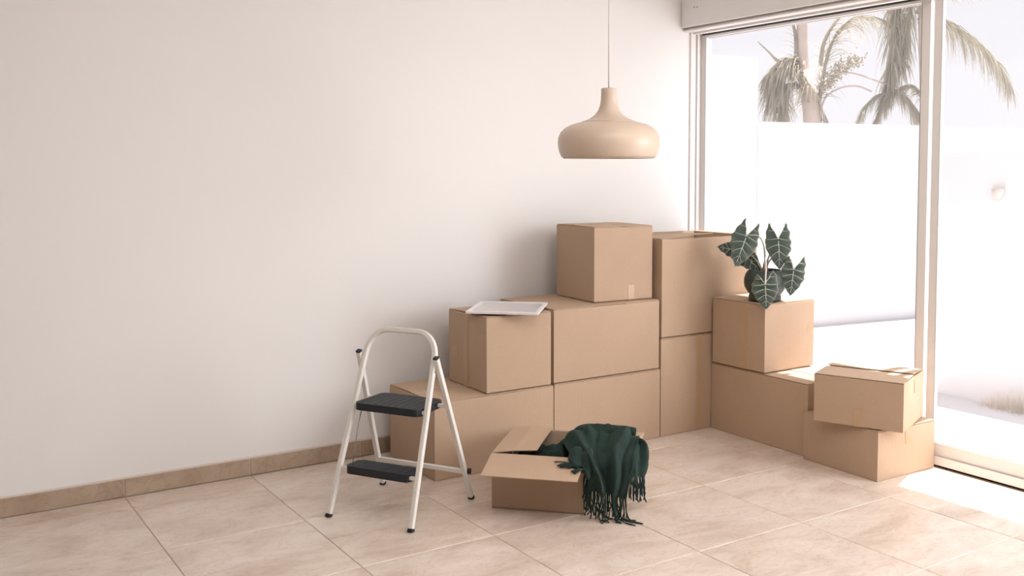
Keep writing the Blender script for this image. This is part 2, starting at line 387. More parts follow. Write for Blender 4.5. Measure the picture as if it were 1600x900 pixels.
# wall light on the garden wall
t = thing('wall_light', 'small pale half bowl wall light on the garden wall outside', 'lamp', (5.355, -0.893, 1.375))
m = MB(); k = 16
prof = [(0.010, -0.045), (0.022, -0.035), (0.036, -0.015), (0.042, 0.025), (0.039, 0.025), (0.033, -0.012), (0.008, -0.035)]
m.grid([[(-abs(r * math.sin(PI * a / k)) - 0.0, r * math.cos(PI * a / k), z) for a in range(k + 1)] for r, z in prof])
m.build('bowl', 'sconce', t)
m = MB(); m.box(-0.008, 0.0, -0.03, 0.03, -0.03, 0.02); m.build('back_plate', 'sconce', t, bevel=0.002)
t = thing('wall_bracket', 'tiny grey bracket on top of the far wall at the right edge', 'bracket', (10.82, 1.50, 2.0))
m = MB(); m.box(-0.05, 0.05, -0.06, 0.04, 0.02, 0.065); m.build('plate', 'bracket', t, bevel=0.005)
m = MB(); m.box(-0.02, 0.02, -0.02, 0.02, -0.0, 0.02); m.build('post', 'bracket', t)

# dry grass at the foot of the garden wall
m = MB(); rr = random.Random(3)
for _ in range(2600):
    y = -0.85 - 0.9 * rr.random() ** 0.8; x = 5.35 - abs(rr.gauss(0, 0.05)) - 0.01
    dens = min(1, max(0.1, (-(y) - 0.7) / 0.35)); hgt = (0.02 + 0.12 * rr.random() ** 2) * dens
    a = rr.uniform(0, 2 * PI); w = 0.0016; lean = rr.uniform(0, 0.06)
    p = Vector((x, y, -0.056)); tip = p + Vector((-abs(math.cos(a)) * lean, math.sin(a) * lean, hgt)); s = Vector((math.sin(a), math.cos(a), 0)) * w
    m.add([p - s, p + s, tip + s * .4, tip - s * .3], [(0, 1, 2, 3)])
o = m.build('dry_grass', 'drygrass'); o['kind'] = 'stuff'; o['label'] = 'dry pale grass along the foot of the garden wall'; o['category'] = 'grass'

# palms
def frond(parent, pts, length, n=70, droop=1.0, width=0.016, seed=1, spread=0.45, taper=True, dens=2):
    rr = random.Random(seed)
    c = catmull(pts, 40)
    m = MB(); m.tube(c, 0.024, 6, scales=[1.2 - 0.95 * i / 40 for i in range(41)])
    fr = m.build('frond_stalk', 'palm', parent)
    m = MB()
    for i in range(n):
        t = 0.1 + 0.9 * i / n
        idx = t * 40; k = min(int(idx), 39); p = c[k].lerp(c[k + 1], idx - k); T = (c[k + 1] - c[k]).normalized()
        side = T.cross(Vector((0, 0, 1)));
        if side.length < 0.2: side = Vector((0.8, -0.55, 0))
        side.normalize()
        for sgn in (-1, 1):
            for _ in range(dens):
                L = length * (0.55 + 0.45 * math.sin(PI * min(1, t * 0.9 + 0.1))) * rr.uniform(0.7, 1.1)
                d = (side * sgn * rr.uniform(0.3, 1.0) * spread + T * rr.uniform(0.2, 0.7) + Vector((rr.uniform(-.15, .15), rr.uniform(-.15, .15), rr.uniform(-.1, .25)))).normalized()
                q = p.copy(); v = d.copy(); strip = []
                wdir = v.cross(Vector((rr.uniform(-1, 1), rr.uniform(-1, 1), rr.uniform(-.3, .3)))).normalized()
                for s in range(6):
                    w = width * (1 - (s / 5.0) ** 2 * 0.85) * 0.5
                    strip.append((q - wdir * w, q + wdir * w))
                    v = (v + Vector((0, 0, -0.42 * droop))).normalized(); q = q + v * (L / 5)
                m.grid(strip, smooth=False)
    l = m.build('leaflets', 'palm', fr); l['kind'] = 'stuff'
    return fr

pa = thing('palm_tree', 'haze pale palm tree with drooping fronds and fruit stalk, left one above the wall', 'palm tree', (9.49, 4.17, 0.0))
L = pa.location
def loc(ps): return [Vector(p) - L for p in ps]
m = MB(); m.tube(loc([(9.52, 4.13, -0.05), (9.50, 4.14, 0.9), (9.488, 4.155, 1.83), (9.49, 4.188, 2.33), (9.435, 4.257, 2.84)]), 0.115, 14, scales=[1.2, 1.05, 1.0, 1.0, 0.9]); m.build('trunk', 'trunk', pa)
m = MB(); m.tube(loc(catmull([(9.44, 4.25, 2.6), (9.427, 4.291, 3.0), (9.424, 4.316, 3.6), (9.43, 4.33, 4.3)], 8)), 0.07, 10); m.build('spear', 'trunk', pa)
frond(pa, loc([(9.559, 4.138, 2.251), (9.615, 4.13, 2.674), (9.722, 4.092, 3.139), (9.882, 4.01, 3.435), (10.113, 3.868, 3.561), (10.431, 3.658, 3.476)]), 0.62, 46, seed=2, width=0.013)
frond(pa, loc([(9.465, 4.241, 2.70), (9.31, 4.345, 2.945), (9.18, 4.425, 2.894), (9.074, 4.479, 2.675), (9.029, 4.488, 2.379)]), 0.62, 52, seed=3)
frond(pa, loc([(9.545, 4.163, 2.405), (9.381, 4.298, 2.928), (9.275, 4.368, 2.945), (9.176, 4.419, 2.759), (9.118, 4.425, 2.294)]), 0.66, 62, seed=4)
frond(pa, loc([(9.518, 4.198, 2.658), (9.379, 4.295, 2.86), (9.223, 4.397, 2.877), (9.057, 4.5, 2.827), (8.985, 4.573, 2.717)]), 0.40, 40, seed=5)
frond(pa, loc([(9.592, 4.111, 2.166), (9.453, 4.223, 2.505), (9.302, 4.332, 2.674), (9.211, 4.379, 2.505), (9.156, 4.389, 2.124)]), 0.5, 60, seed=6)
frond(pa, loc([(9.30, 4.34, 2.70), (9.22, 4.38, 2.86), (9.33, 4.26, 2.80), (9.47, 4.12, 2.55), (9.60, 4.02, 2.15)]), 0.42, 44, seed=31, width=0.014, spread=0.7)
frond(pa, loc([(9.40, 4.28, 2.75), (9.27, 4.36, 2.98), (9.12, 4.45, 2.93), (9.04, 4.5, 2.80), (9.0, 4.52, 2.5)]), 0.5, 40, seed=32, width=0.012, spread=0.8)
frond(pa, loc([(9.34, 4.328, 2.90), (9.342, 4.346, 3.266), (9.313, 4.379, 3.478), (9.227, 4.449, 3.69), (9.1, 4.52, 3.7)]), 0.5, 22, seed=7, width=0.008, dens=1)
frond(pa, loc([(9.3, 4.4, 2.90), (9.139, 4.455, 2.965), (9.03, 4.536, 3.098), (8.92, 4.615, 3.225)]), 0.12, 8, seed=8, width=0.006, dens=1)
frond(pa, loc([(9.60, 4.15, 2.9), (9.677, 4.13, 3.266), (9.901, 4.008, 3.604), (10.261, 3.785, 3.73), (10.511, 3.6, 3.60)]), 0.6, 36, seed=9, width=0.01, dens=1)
for nm, ps in (('a', [(9.60, 4.12, 2.35), (9.667, 4.085, 2.504), (9.834, 3.985, 2.614), (10.012, 3.871, 2.631), (10.167, 3.767, 2.563)]), ('b', [(9.55, 4.15, 2.4), (9.619, 4.122, 2.589), (9.803, 4.015, 2.775), (9.982, 3.902, 2.8), (10.334, 3.665, 2.655)])):
    m = MB(); m.tube(loc(catmull(ps, 20)), 0.013, 6); m.build('fruit_stalk', 'trunk', pa)
m = MB(); rr = random.Random(11); c = catmull([(9.60, 4.13, 2.56), (9.732, 4.061, 2.758), (9.879, 3.975, 2.902), (10.05, 3.878, 2.99)], 60)
for q in c:
    for _ in range(7):
        p = q + Vector((rr.gauss(0, .05), rr.gauss(0, .05), rr.gauss(0, .05))) - L; r = 0.016
        m.add([p + Vector((r, 0, 0)), p + Vector((-r, 0, 0)), p + Vector((0, r, 0)), p + Vector((0, -r, 0)), p + Vector((0, 0, r)), p + Vector((0, 0, -r))], [(0, 2, 4), (2, 1, 4), (1, 3, 4), (3, 0, 4), (2, 0, 5), (1, 2, 5), (3, 1, 5), (0, 3, 5)])
o = m.build('fruit_cluster', 'fruit', pa); o['kind'] = 'stuff'

pb = thing('palm_tree', 'haze pale palm tree with long hanging fronds, right one behind the door frame', 'palm tree', (10.84, 3.28, 0.0))
L = pb.location
m = MB(); m.tube(loc([(10.86, 3.27, -0.05), (10.85, 3.28, 0.9), (10.841, 3.282, 1.825), (10.80, 3.33, 2.5), (10.78, 3.38, 3.4), (10.76, 3.42, 4.1)]), 0.13, 14, scales=[1.2, 1.1, 1.0, 1, .9, .7]); m.build('trunk', 'trunk', pb)
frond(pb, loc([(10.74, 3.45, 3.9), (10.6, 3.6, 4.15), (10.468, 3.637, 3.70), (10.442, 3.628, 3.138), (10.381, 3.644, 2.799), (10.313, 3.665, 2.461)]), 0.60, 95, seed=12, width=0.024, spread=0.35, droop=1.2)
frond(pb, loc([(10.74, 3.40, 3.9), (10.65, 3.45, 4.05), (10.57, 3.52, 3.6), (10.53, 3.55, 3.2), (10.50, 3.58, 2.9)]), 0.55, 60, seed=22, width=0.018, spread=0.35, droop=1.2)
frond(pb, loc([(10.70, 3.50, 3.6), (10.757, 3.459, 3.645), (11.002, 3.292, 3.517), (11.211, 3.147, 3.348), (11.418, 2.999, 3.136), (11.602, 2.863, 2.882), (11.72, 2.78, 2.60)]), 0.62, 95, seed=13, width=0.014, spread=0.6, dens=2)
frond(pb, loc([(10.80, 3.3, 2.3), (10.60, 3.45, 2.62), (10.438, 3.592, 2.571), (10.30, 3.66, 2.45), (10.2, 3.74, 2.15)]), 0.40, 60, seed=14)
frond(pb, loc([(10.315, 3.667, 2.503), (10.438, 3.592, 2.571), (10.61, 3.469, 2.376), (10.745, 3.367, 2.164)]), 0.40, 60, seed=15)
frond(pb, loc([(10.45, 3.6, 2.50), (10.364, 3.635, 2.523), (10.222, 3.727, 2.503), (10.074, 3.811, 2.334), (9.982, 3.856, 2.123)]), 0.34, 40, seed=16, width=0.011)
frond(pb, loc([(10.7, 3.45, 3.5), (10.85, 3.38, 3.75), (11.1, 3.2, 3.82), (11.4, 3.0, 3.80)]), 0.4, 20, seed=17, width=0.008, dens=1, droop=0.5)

# ---------------------------------------------------------------- cardboard boxes
def cardboard_box(label, x0, x1, y0, y1, z0, z1, rz=0.0, seam='x', tapes=(), group='closed cardboard boxes stacked against the walls', bulge=0.004, gap=0.0015, lift=0.0, open_top=False, corners=None):
    """closed carton; local origin at the centre of its bottom. seam: direction of the top joint"""
    cx, cy = (x0 + x1) / 2, (y0 + y1) / 2; hx, hy, H = (x1 - x0) / 2, (y1 - y0) / 2, z1 - z0
    t = thing('cardboard_box', label, 'box', (cx, cy, z0), rz, group)
    th = 0.0035; Hb = H - 2 * th
    # four walls with a slight belly, plus bottom
    m = MB(); n = 8
    def ring(z, s=1.0, b=0.0):
        out = []
        for (ax, ay, bx, by, nx, ny) in ((-hx, -hy, hx, -hy, 0, -1), (hx, -hy, hx, hy, 1, 0), (hx, hy, -hx, hy, 0, 1), (-hx, hy, -hx, -hy, -1, 0)):
            for i in range(n):
                f = i / n; k = math.sin(PI * f) * b
                out.append(((ax + (bx - ax) * f + nx * k) * s, (ay + (by - ay) * f + ny * k) * s, z))
        return out
    zs = [0.0, 0.004] + [Hb * q for q in (0.15, 0.3, 0.45, 0.6, 0.75, 0.9)] + [Hb - 0.003, Hb]
    rows = [ring(z, 0.99 if z == 0 else (0.995 if z == Hb else 1.0), bulge * math.sin(PI * z / Hb) * 0.8) for z in zs]
    m.grid(rows, smooth=False, closed=True)
    m.add(rows[0], [tuple(range(4 * n))[::-1]])
    if not open_top: m.add([(x, y, Hb - 0.001) for x, y, _ in rows[-1]], [tuple(range(4 * n))])
    body = m.build('body', 'card', t)
    if open_top:
        s = body.modifiers.new('thick', 'SOLIDIFY'); s.thickness = 0.005; s.offset = 0
    if not open_top:
        # inner (short) flaps just show at the joint edges, outer (long) flaps meet along the seam
        for bx in (((-hx + 0.001, -hx + hy * 0.9, -hy + 0.004, hy - 0.004), (hx - hy * 0.9, hx - 0.001, -hy + 0.004, hy - 0.004)) if seam == 'x' else ((-hx + 0.004, hx - 0.004, -hy + 0.001, -hy + hx * 0.9), (-hx + 0.004, hx - 0.004, hy - hx * 0.9, hy - 0.001))):
            m = MB(); m.box(*bx, Hb, Hb + th); m.build('under_flap', 'card_in', t)
        for s in (-1, 1):
            q = MB(); k = 6; g2 = gap
            rowsf = []
            for i in range(k + 1):
                f = i / k
                up = lift * (math.sin(PI * f * 0.5)) if s > 0 else lift * 0.55 * math.sin(PI * f * 0.5)
                if seam == 'x': rowsf.append([(-hx + 0.003, s * (hy - 0.0005 - (hy - g2) * f), Hb + th + 0.0008 + up), (hx - 0.003, s * (hy - 0.0005 - (hy - g2) * f), Hb + th + 0.0008 + up * 0.8)])
                else: rowsf.append([(s * (hx - 0.0005 - (hx - g2) * f), -hy + 0.003, Hb + th + 0.0008 + up), (s * (hx - 0.0005 - (hx - g2) * f), hy - 0.003, Hb + th + 0.0008 + up * 0.8)])
            q.grid(rowsf, smooth=False); q.build('top_flap', 'card', t, solid=th, off=0.0)
    for (side, a0, a1, b0, b1) in tapes:   # thin tape strips on a face
        q = MB(); e = 0.0016; bb = bulge + 0.0004; K = 10
        if side == 'top': q.box(a0, a1, b0, b1, H - 0.0005 + lift * 0.9, H + e * 0.5 + lift * 0.9)
        else:
            rows2 = []
            for i in range(K + 1):
                z = b0 + (b1 - b0) * i / K; row = []
                for j2 in range(5):
                    a = a0 + (a1 - a0) * j2 / 4
                    hh = hy if side in 'wl' else hx
                    k2 = bb * 0.8 * math.sin(PI * max(0, min(1, z / Hb))) * math.sin(PI * (a + hh) / (2 * hh)) + 0.0011
                    row.append((-hx - k2, a, z) if side == 'w' else (a, -hy - k2, z))
                rows2.append(row)
            q.grid(rows2, smooth=True)
        q.build('tape', 'tape', t)
    return t

bA = cardboard_box('long low cardboard box on the floor behind the step ladder, bottom left of the stack', 1.330, 2.043, -0.440, 0.060, 0.0, 0.395, seam='x', lift=0.004)
bB = cardboard_box('cardboard box with tape down its side under the white picture frame', 1.633, 2.030, -0.435, -0.045, 0.399, 0.790, seam='x', lift=0.005, tapes=[('w', -0.012, 0.034, 0.0, 0.38), ('w', 0.10, 0.165, 0.14, 0.20)])
bM = cardboard_box('wide cardboard box on the floor below the middle of the stack', 2.052, 2.790, -0.436, 0.10, 0.0, 0.398, seam='x')
bN = cardboard_box('wide cardboard box in the second layer carrying the tallest placed box', 2.050, 2.782, -0.434, 0.10, 0.402, 0.797, seam='x', lift=0.001)
bT = cardboard_box('square cardboard box on top of the stack below the pendant lamp', 2.386, 2.784, -0.372, 0.02, 0.8005, 1.2185, rz=math.radians(-3.5), seam='x', lift=0.003, tapes=[('f', 0.030, 0.072, 0.0, 0.085), ('w', -0.02, 0.03, 0.36, 0.408)], bulge=0.003)
bC = cardboard_box('tall narrow looking cardboard box standing on the floor under the open topped one', 2.800, 3.552, -0.432, 0.10, 0.0, 0.570, seam='x', tapes=[('f', -0.10, -0.06, 0.0, 0.565)])

# open topped box
t = cardboard_box('tall cardboard box with loose open top flaps next to the window', 2.802, 3.550, -0.433, 0.10, 0.576, 1.142, seam='x', open_top=True, tapes=())
hx, hy, H = 0.374, 0.2665, 0.566
rows = []
for i in range(9):
    f = i / 8
    rows.append([(-hx + 0.004 + 0.40 * f, -hy + 0.010, H - 0.004 + 0.020 * math.sin(PI * f * .5)), (-hx + 0.004 + 0.385 * f, 0.0, H - 0.004 + 0.004 * f), (-hx + 0.004 + 0.37 * f, hy - 0.012, H - 0.004 - 0.035 * f)])
m = MB(); m.grid(rows, smooth=False); m.build('top_flap', 'card', t, solid=0.004)
m = MB(); m.grid([[(hx + 0.003, -hy + 0.01, H - 0.004), (hx + 0.003, hy - 0.01, H - 0.004)], [(hx + 0.02, -hy + 0.01, H - 0.05), (hx + 0.02, hy - 0.01, H - 0.05)], [(hx + 0.022, -hy + 0.01, H - 0.22), (hx + 0.022, hy - 0.01, H - 0.22)]], smooth=False)
m.build('top_flap', 'card', t, solid=0.004)
m = MB(); m.grid([[(-hx + 0.01, hy - 0.006, H - 0.004), (hx - 0.01, hy - 0.006, H - 0.006)], [(-hx + 0.01, hy - 0.012, H - 0.03), (hx - 0.01, hy - 0.012, H - 0.03)], [(-hx + 0.01, hy - 0.03, H - 0.26), (hx - 0.01, hy - 0.03, H - 0.26)]], smooth=False)
m.build('top_flap', 'card_in', t, solid=0.004)
m = MB(); m.grid([[(-hx + 0.015, -hy + 0.006, H - 0.006), (hx - 0.015, -hy + 0.006, H - 0.006)], [(-hx + 0.015, -hy + 0.012, H - 0.03), (hx - 0.015, -hy + 0.012, H - 0.03)], [(-hx + 0.015, -hy + 0.02, H - 0.24), (hx - 0.015, -hy + 0.02, H - 0.24)]], smooth=False)
m.build('top_flap', 'card_in', t, solid=0.004)

bR = cardboard_box('long cardboard box on the floor along the window under the plant box', 3.190, 3.598, -1.160, -0.440, 0.0, 0.394, seam='y', lift=0.004)
bP = cardboard_box('cardboard box that carries the potted plant', 3.182, 3.594, -0.852, -0.455, 0.400, 0.785, rz=math.radians(1.0), seam='y', lift=0.002, tapes=[('w', -0.065, -0.015, 0.0, 0.378), ('f', 0.15, 0.205, 0.20, 0.24)])
bF = cardboard_box('cardboard box on the floor by the window, lower of the two at the right', 3.148, 3.592, -1.636, -1.170, 0.0, 0.252, rz=math.radians(-1.0), seam='x', lift=0.003, tapes=[('f', -0.015, 0.035, 0.16, 0.245)])
# tilted/rotated box on top: corners (3.023,-1.318) (3.216,-1.719) (3.596,-1.584)
bG = cardboard_box('cardboard box lying askew on the lower right box, corner overhanging', 3.3095 - 0.205, 3.3095 + 0.205, -1.451 - 0.2175, -1.451 + 0.2175, 0.257, 0.502, rz=math.radians(22.0), seam='y', lift=0.012, gap=0.006, tapes=[('w', -0.03, 0.02, 0.0, 0.09), ('f', -0.01, 0.035, 0.16, 0.238)], bulge=0.005)

# ---------------------------------------------------------------- open box with scarf
OB = (1.370, -0.908, 0.0); ORZ = math.atan2(-0.712, 0.702)
t = thing('cardboard_box', 'open cardboard box on the floor with a dark scarf hanging out', 'box', OB, ORZ)
W_, D_, H_ = 0.425, 0.44, 0.252; e = 0.004
m = MB(); m.box(0, W_, 0, D_, 0.001, 0.005); m.build('bottom', 'card_in', t)
for nm, b in (('side', (0, W_, 0, e, 0.001, H_)), ('side', (0, W_, D_ - e, D_, 0.001, H_)), ('side', (0, e, e, D_ - e, 0.001, H_)), ('side', (W_ - e, W_, e, D_ - e, 0.001, H_))):
    m = MB(); m.box(*b); m.build(nm, 'card', t, bevel=0.001)
def flap(rows, name='flap'):
    m = MB(); m.grid(rows, smooth=False); return m.build(name, 'card', t, solid=0.004)
flap([[(0.0, -0.001, 0.252), (W_, -0.001, 0.252)], [(0.0, -0.1, 0.231), (W_, -0.1, 0.231)], [(0.0, -0.205, 0.211), (W_ - 0.002, -0.205, 0.211)]])
flap([[(0.002, 0.0, 0.254), (0.002, D_, 0.254)], [(0.1, 0.004, 0.268), (0.1, D_ + 0.004, 0.266)], [(0.208, 0.004, 0.276), (0.200, D_ + 0.004, 0.262)]])
flap([[(0.0, D_ + 0.001, 0.252), (W_, D_ + 0.001, 0.252)], [(0.0, D_ + 0.1, 0.226), (W_, D_ + 0.1, 0.222)], [(0.0, D_ + 0.2, 0.20), (W_, D_ + 0.2, 0.195)]])
flap([[(W_ + 0.001, 0.0, 0.250), (W_ + 0.001, D_, 0.252)], [(W_ + 0.11, 0.0, 0.234), (W_ + 0.11, D_ + 0.0, 0.254)], [(W_ + 0.205, 0.0, 0.215), (W_ + 0.225, D_ + 0.02, 0.262)]])

sc = thing('scarf', 'dark green wool scarf with long fringe spilling over the open box', 'scarf', OB, ORZ)
S1 = [[(0.297, 0.15, 0.20), (0.337, 0.22, 0.20), (0.405, 0.3, 0.20), (0.44, 0.32, 0.262), (0.56, 0.32, 0.272), (0.63, 0.30, 0.275)],
      [(0.308, 0.12, 0.278), (0.37, 0.2, 0.329), (0.442, 0.22, 0.334), (0.516, 0.22, 0.332), (0.584, 0.22, 0.318), (0.645, 0.2, 0.3)],
      [(0.354, 0.02, 0.266), (0.41, 0.07, 0.290), (0.467, 0.08, 0.297), (0.532, 0.09, 0.297), (0.589, 0.1, 0.288), (0.639, 0.11, 0.277)],
      [(0.408, -0.05, 0.256), (0.444, -0.045, 0.256), (0.49, -0.035, 0.254), (0.545, -0.028, 0.252), (0.591, -0.015, 0.248), (0.640, 0.0, 0.245)],
      [(0.449, -0.075, 0.2), (0.475, -0.075, 0.193), (0.507, -0.065, 0.192), (0.549, -0.055, 0.191), (0.589, -0.045, 0.186), (0.627, -0.03, 0.191)],
      [(0.446, -0.07, 0.138), (0.482, -0.07, 0.134), (0.516, -0.065, 0.127), (0.549, -0.055, 0.120), (0.579, -0.05, 0.108), (0.612, -0.04, 0.098)]]
S2 = [[(0.528, 0.25, 0.300), (0.571, 0.26, 0.292), (0.614, 0.28, 0.277)], [(0.607, 0.2, 0.288), (0.644, 0.22, 0.276), (0.672, 0.24, 0.268)],
      [(0.615, 0.10, 0.258), (0.653, 0.13, 0.252), (0.690, 0.17, 0.240)], [(0.622, 0.04, 0.222), (0.655, 0.08, 0.211), (0.692, 0.13, 0.196)], [(0.622, 0.03, 0.180), (0.65, 0.07, 0.170), (0.682, 0.11, 0.157)]]
LB = [[(0.372, 0.06, 0.262), (0.402, 0.05, 0.285), (0.43, 0.03, 0.290), (0.46, 0.01, 0.285)], [(0.355, 0.0, 0.262), (0.385, -0.015, 0.293), (0.428, -0.03, 0.296), (0.463, -0.035, 0.272)],
      [(0.362, -0.045, 0.254), (0.388, -0.065, 0.270), (0.430, -0.08, 0.262), (0.462, -0.075, 0.235)], [(0.385, -0.085, 0.243), (0.408, -0.095, 0.240), (0.437, -0.098, 0.225), (0.458, -0.088, 0.196)],
      [(0.385, -0.06, 0.243), (0.408, -0.065, 0.240), (0.432, -0.07, 0.226), (0.452, -0.07, 0.19)]]
def surf(C, nu, nv, amp, freq, ph, seed=0, ridge=1.0):
    rows = [catmull(r, nu) for r in C]
    cols = [catmull([rows[i][j] for i in range(len(rows))], nv) for j in range(nu + 1)]
    P = [[cols[j][i].copy() for j in range(nu + 1)] for i in range(nv + 1)]
    Q = [[p.copy() for p in r] for r in P]
    for i in range(nv + 1):
        for j in range(nu + 1):
            a = P[min(i + 1, nv)][j] - P[max(i - 1, 0)][j]; b = P[i][min(j + 1, nu)] - P[i][max(j - 1, 0)]
            n = a.cross(b)
            if n.length > 1e-9: n.normalize()
            if n.z < -0.3: n = -n
            if n.y > 0.3: n = -n
            u, v = j / nu, i / nv
            w = u + 0.05 * noise.noise(Vector((u * 2.5, v * 3.0, seed)))
            f = sum(A * math.exp(-((w - a0 - b1 * v - c1 * v * v) / s_w) ** 2) for (A, a0, b1, c1, s_w) in freq)
            k = amp * (0.45 + 0.55 * math.sin(PI * min(1, v * 0.75 + 0.12)))
            Q[i][j] += n * (k * f + 0.007 * noise.noise(Vector((u * 3, v * 3.5, seed + 5))) + 0.0025 * noise.noise(Vector((u * 9, v * 9, seed + 2))))
    return Q
m = MB()
A1 = surf(S1, 84, 84, 0.030, [(0.9, 0.02, 0.35, 0.0, 0.06), (0.8, 0.28, -0.16, 0.30, 0.065), (-0.7, 0.15, 0.30, 0.0, 0.06), (1.0, 0.86, -0.42, 0.18, 0.08), (-0.9, 0.60, -0.22, 0.16, 0.08), (-0.6, 0.44, -0.2, 0.25, 0.05), (-0.5, 0.90, -0.12, 0.0, 0.04), (0.5, 1.02, 0.0, 0.0, 0.05)], 0, 1)
A2 = surf(S2, 40, 50, 0.012, [(1.0, 0.15, 0.1, 0.0, 0.14), (-0.8, 0.50, 0.1, 0, 0.14), (1.0, 0.85, -0.05, 0, 0.14)], 0, 3)
A3 = surf(LB, 44, 50, 0.012, [(1.0, 0.25, -0.1, 0.0, 0.14), (-1.0, 0.58, 0.0, 0, 0.12), (1.0, 0.9, 0.0, 0, 0.14)], 0, 6)
m.grid(A1); m.grid(A2); m.grid(A3)
# second ridge lying behind: an open roll of cloth
c = catmull([(0.30, 0.22, 0.235), (0.345, 0.26, 0.292), (0.417, 0.29, 0.314), (0.492, 0.30, 0.314), (0.566, 0.30, 0.308), (0.622, 0.30, 0.303)], 50)
rr_ = []
for i, p in enumerate(c):
    f = i / 50; row = []
    for k in range(29):
        a = -0.6 * PI + 2.15 * PI * k / 28; r = (0.026 + 0.006 * math.sin(f * 9)) * (1 - 0.22 * k / 28) * (0.75 + 0.25 * math.sin(PI * min(1, f + .25)))
        row.append(p + Vector((0.05 * math.sin(a) * r, math.cos(a) * r * 1.3, math.sin(a) * r * 0.95 + 0.003 * noise.noise(Vector((f * 9, k * .3, 2))))))
    rr_.append(row)
m.grid(rr_)
# cloth bundled inside the box; raised at the back as dark stand-in for shade
ins = []
for i in range(31):
    row = []
    for jj in range(31):
        u, v = i / 30, jj / 30
        x = 0.03 + 0.385 * u; y = 0.012 + 0.41 * v
        z = 0.165 + 0.045 * noise.noise(Vector((u * 3.4, v * 3.2, 4.0))) + 0.025 * noise.noise(Vector((u * 9, v * 7, 1.0))) + 0.085 * max(0, u - 0.40) * (0.5 + v) + 0.03 * v
        ed = min(u, v, 1 - u, 1 - v)
        if ed < 0.08: z -= (0.08 - ed) * 1.6
        row.append((x, y, max(0.008, z)))
    ins.append(row)
m.grid(ins)
cl = m.build('cloth', 'wool', sc, solid=0.0045, off=0.0)

def strands(specs, name='fringe'):
    m = MB()
    for pts in specs: m.tube(catmull(pts, 12), 0.0027, 5, scales=[1.0] * 11 + [1.25, 0.9])
    o = m.build(name, 'wool', sc); o['kind'] = 'stuff'; return o
rg = random.Random(21)
sp = []
hem = A1[-1]
for i in range(56):
    f = (i + rg.uniform(-.3, .3)) / 55; f = min(1, max(0, f)); p = hem[int(f * 84)]
    Lz = min(p.z - 0.004, rg.uniform(0.085, 0.13)); dx = rg.gauss(0, 0.007) + (0.01 if f > .6 else -0.004); dy = rg.gauss(0, 0.008)
    end = p + Vector((dx, dy, -Lz))
    a = p + Vector((rg.gauss(0, .003), rg.gauss(0, .003), -Lz * .35)); b = p + Vector((dx * .5 + rg.gauss(0, .005), dy * .5, -Lz * .7))
    pts = [p + Vector((0, 0, .008)), a, b, end]
    if end.z < 0.02 and f > 0.3:
        k = rg.uniform(0.01, 0.03) + (0.035 if f > .85 else 0)
        pts[-1].z = max(pts[-1].z, 0.006); pts.append(pts[-1] + Vector((k * rg.choice([1, 1, -.3]) if f < .85 else k, -k * rg.uniform(-.1, .6), -max(0, pts[-1].z - 0.0035))))
    sp.append(pts)
strands(sp)
sp = []
hem = A2[-1]
for i in range(26):
    f = i / 25; p = hem[int(f * 40)]; Lz = rg.uniform(0.075, 0.125) ; dx = rg.gauss(0.004, 0.006); dy = rg.gauss(0, 0.006)
    sp.append([p + Vector((0, 0, .006)), p + Vector((rg.gauss(0, .003), 0, -Lz * .35)), p + Vector((dx * .5 + rg.gauss(0, .004), dy * .5, -Lz * .7)), p + Vector((dx, dy, -Lz))])
strands(sp)
sp = []
for i in range(12):   # dark strands in front of the box corner
    x = 0.424 + 0.034 * i / 11; y = -0.014 - 0.05 * rg.random(); z = 0.205
    Lz = rg.uniform(0.10, 0.165)
    sp.append([(x + .012, y - .03, z + 0.008), (x, y - .01, z - Lz * .3), (x + rg.gauss(0, .003), y, z - Lz * .7), (x + rg.gauss(-0.002, .004), y, z - Lz)])
strands(sp)
sp = []
for i in range(15):   # bunch that points left over the front flap
    f = i / 14; p = Vector((0.392 + 0.045 * f, -0.075 - 0.02 * f, 0.243)); L_ = rg.uniform(0.055, 0.10)
    d = Vector((-1, rg.uniform(-.28, .12) + 0.15 - .2 * f, 0))
    q = p + d * L_; zf = lambda v: 0.2515 + 0.2 * v + 0.0065
    q.z = zf(q.y) + 0.002; mid = p.lerp(q, .5) + Vector((0, rg.gauss(0, .004), 0)); mid.z = zf(mid.y) + 0.009
    sp.append([p, mid, q])
for i in range(4):
    p = Vector((0.442, -0.10, 0.236)); q = Vector((0.385 + .006 * i, -0.135 - 0.006 * i, 0)); q.z = 0.2515 + 0.2 * q.y + 0.009
    sp.append([p, p.lerp(q, .5) + Vector((0, 0, 0.006)), q])
strands(sp)

# ---------------------------------------------------------------- step ladder
LX, LY = 0.8124, -0.7958
la = math.atan2(0.52, 0.853)
ld = thing('step_ladder', 'white tubular folding step ladder with two black treads on the tiles', 'step ladder', (LX, LY, 0), la)
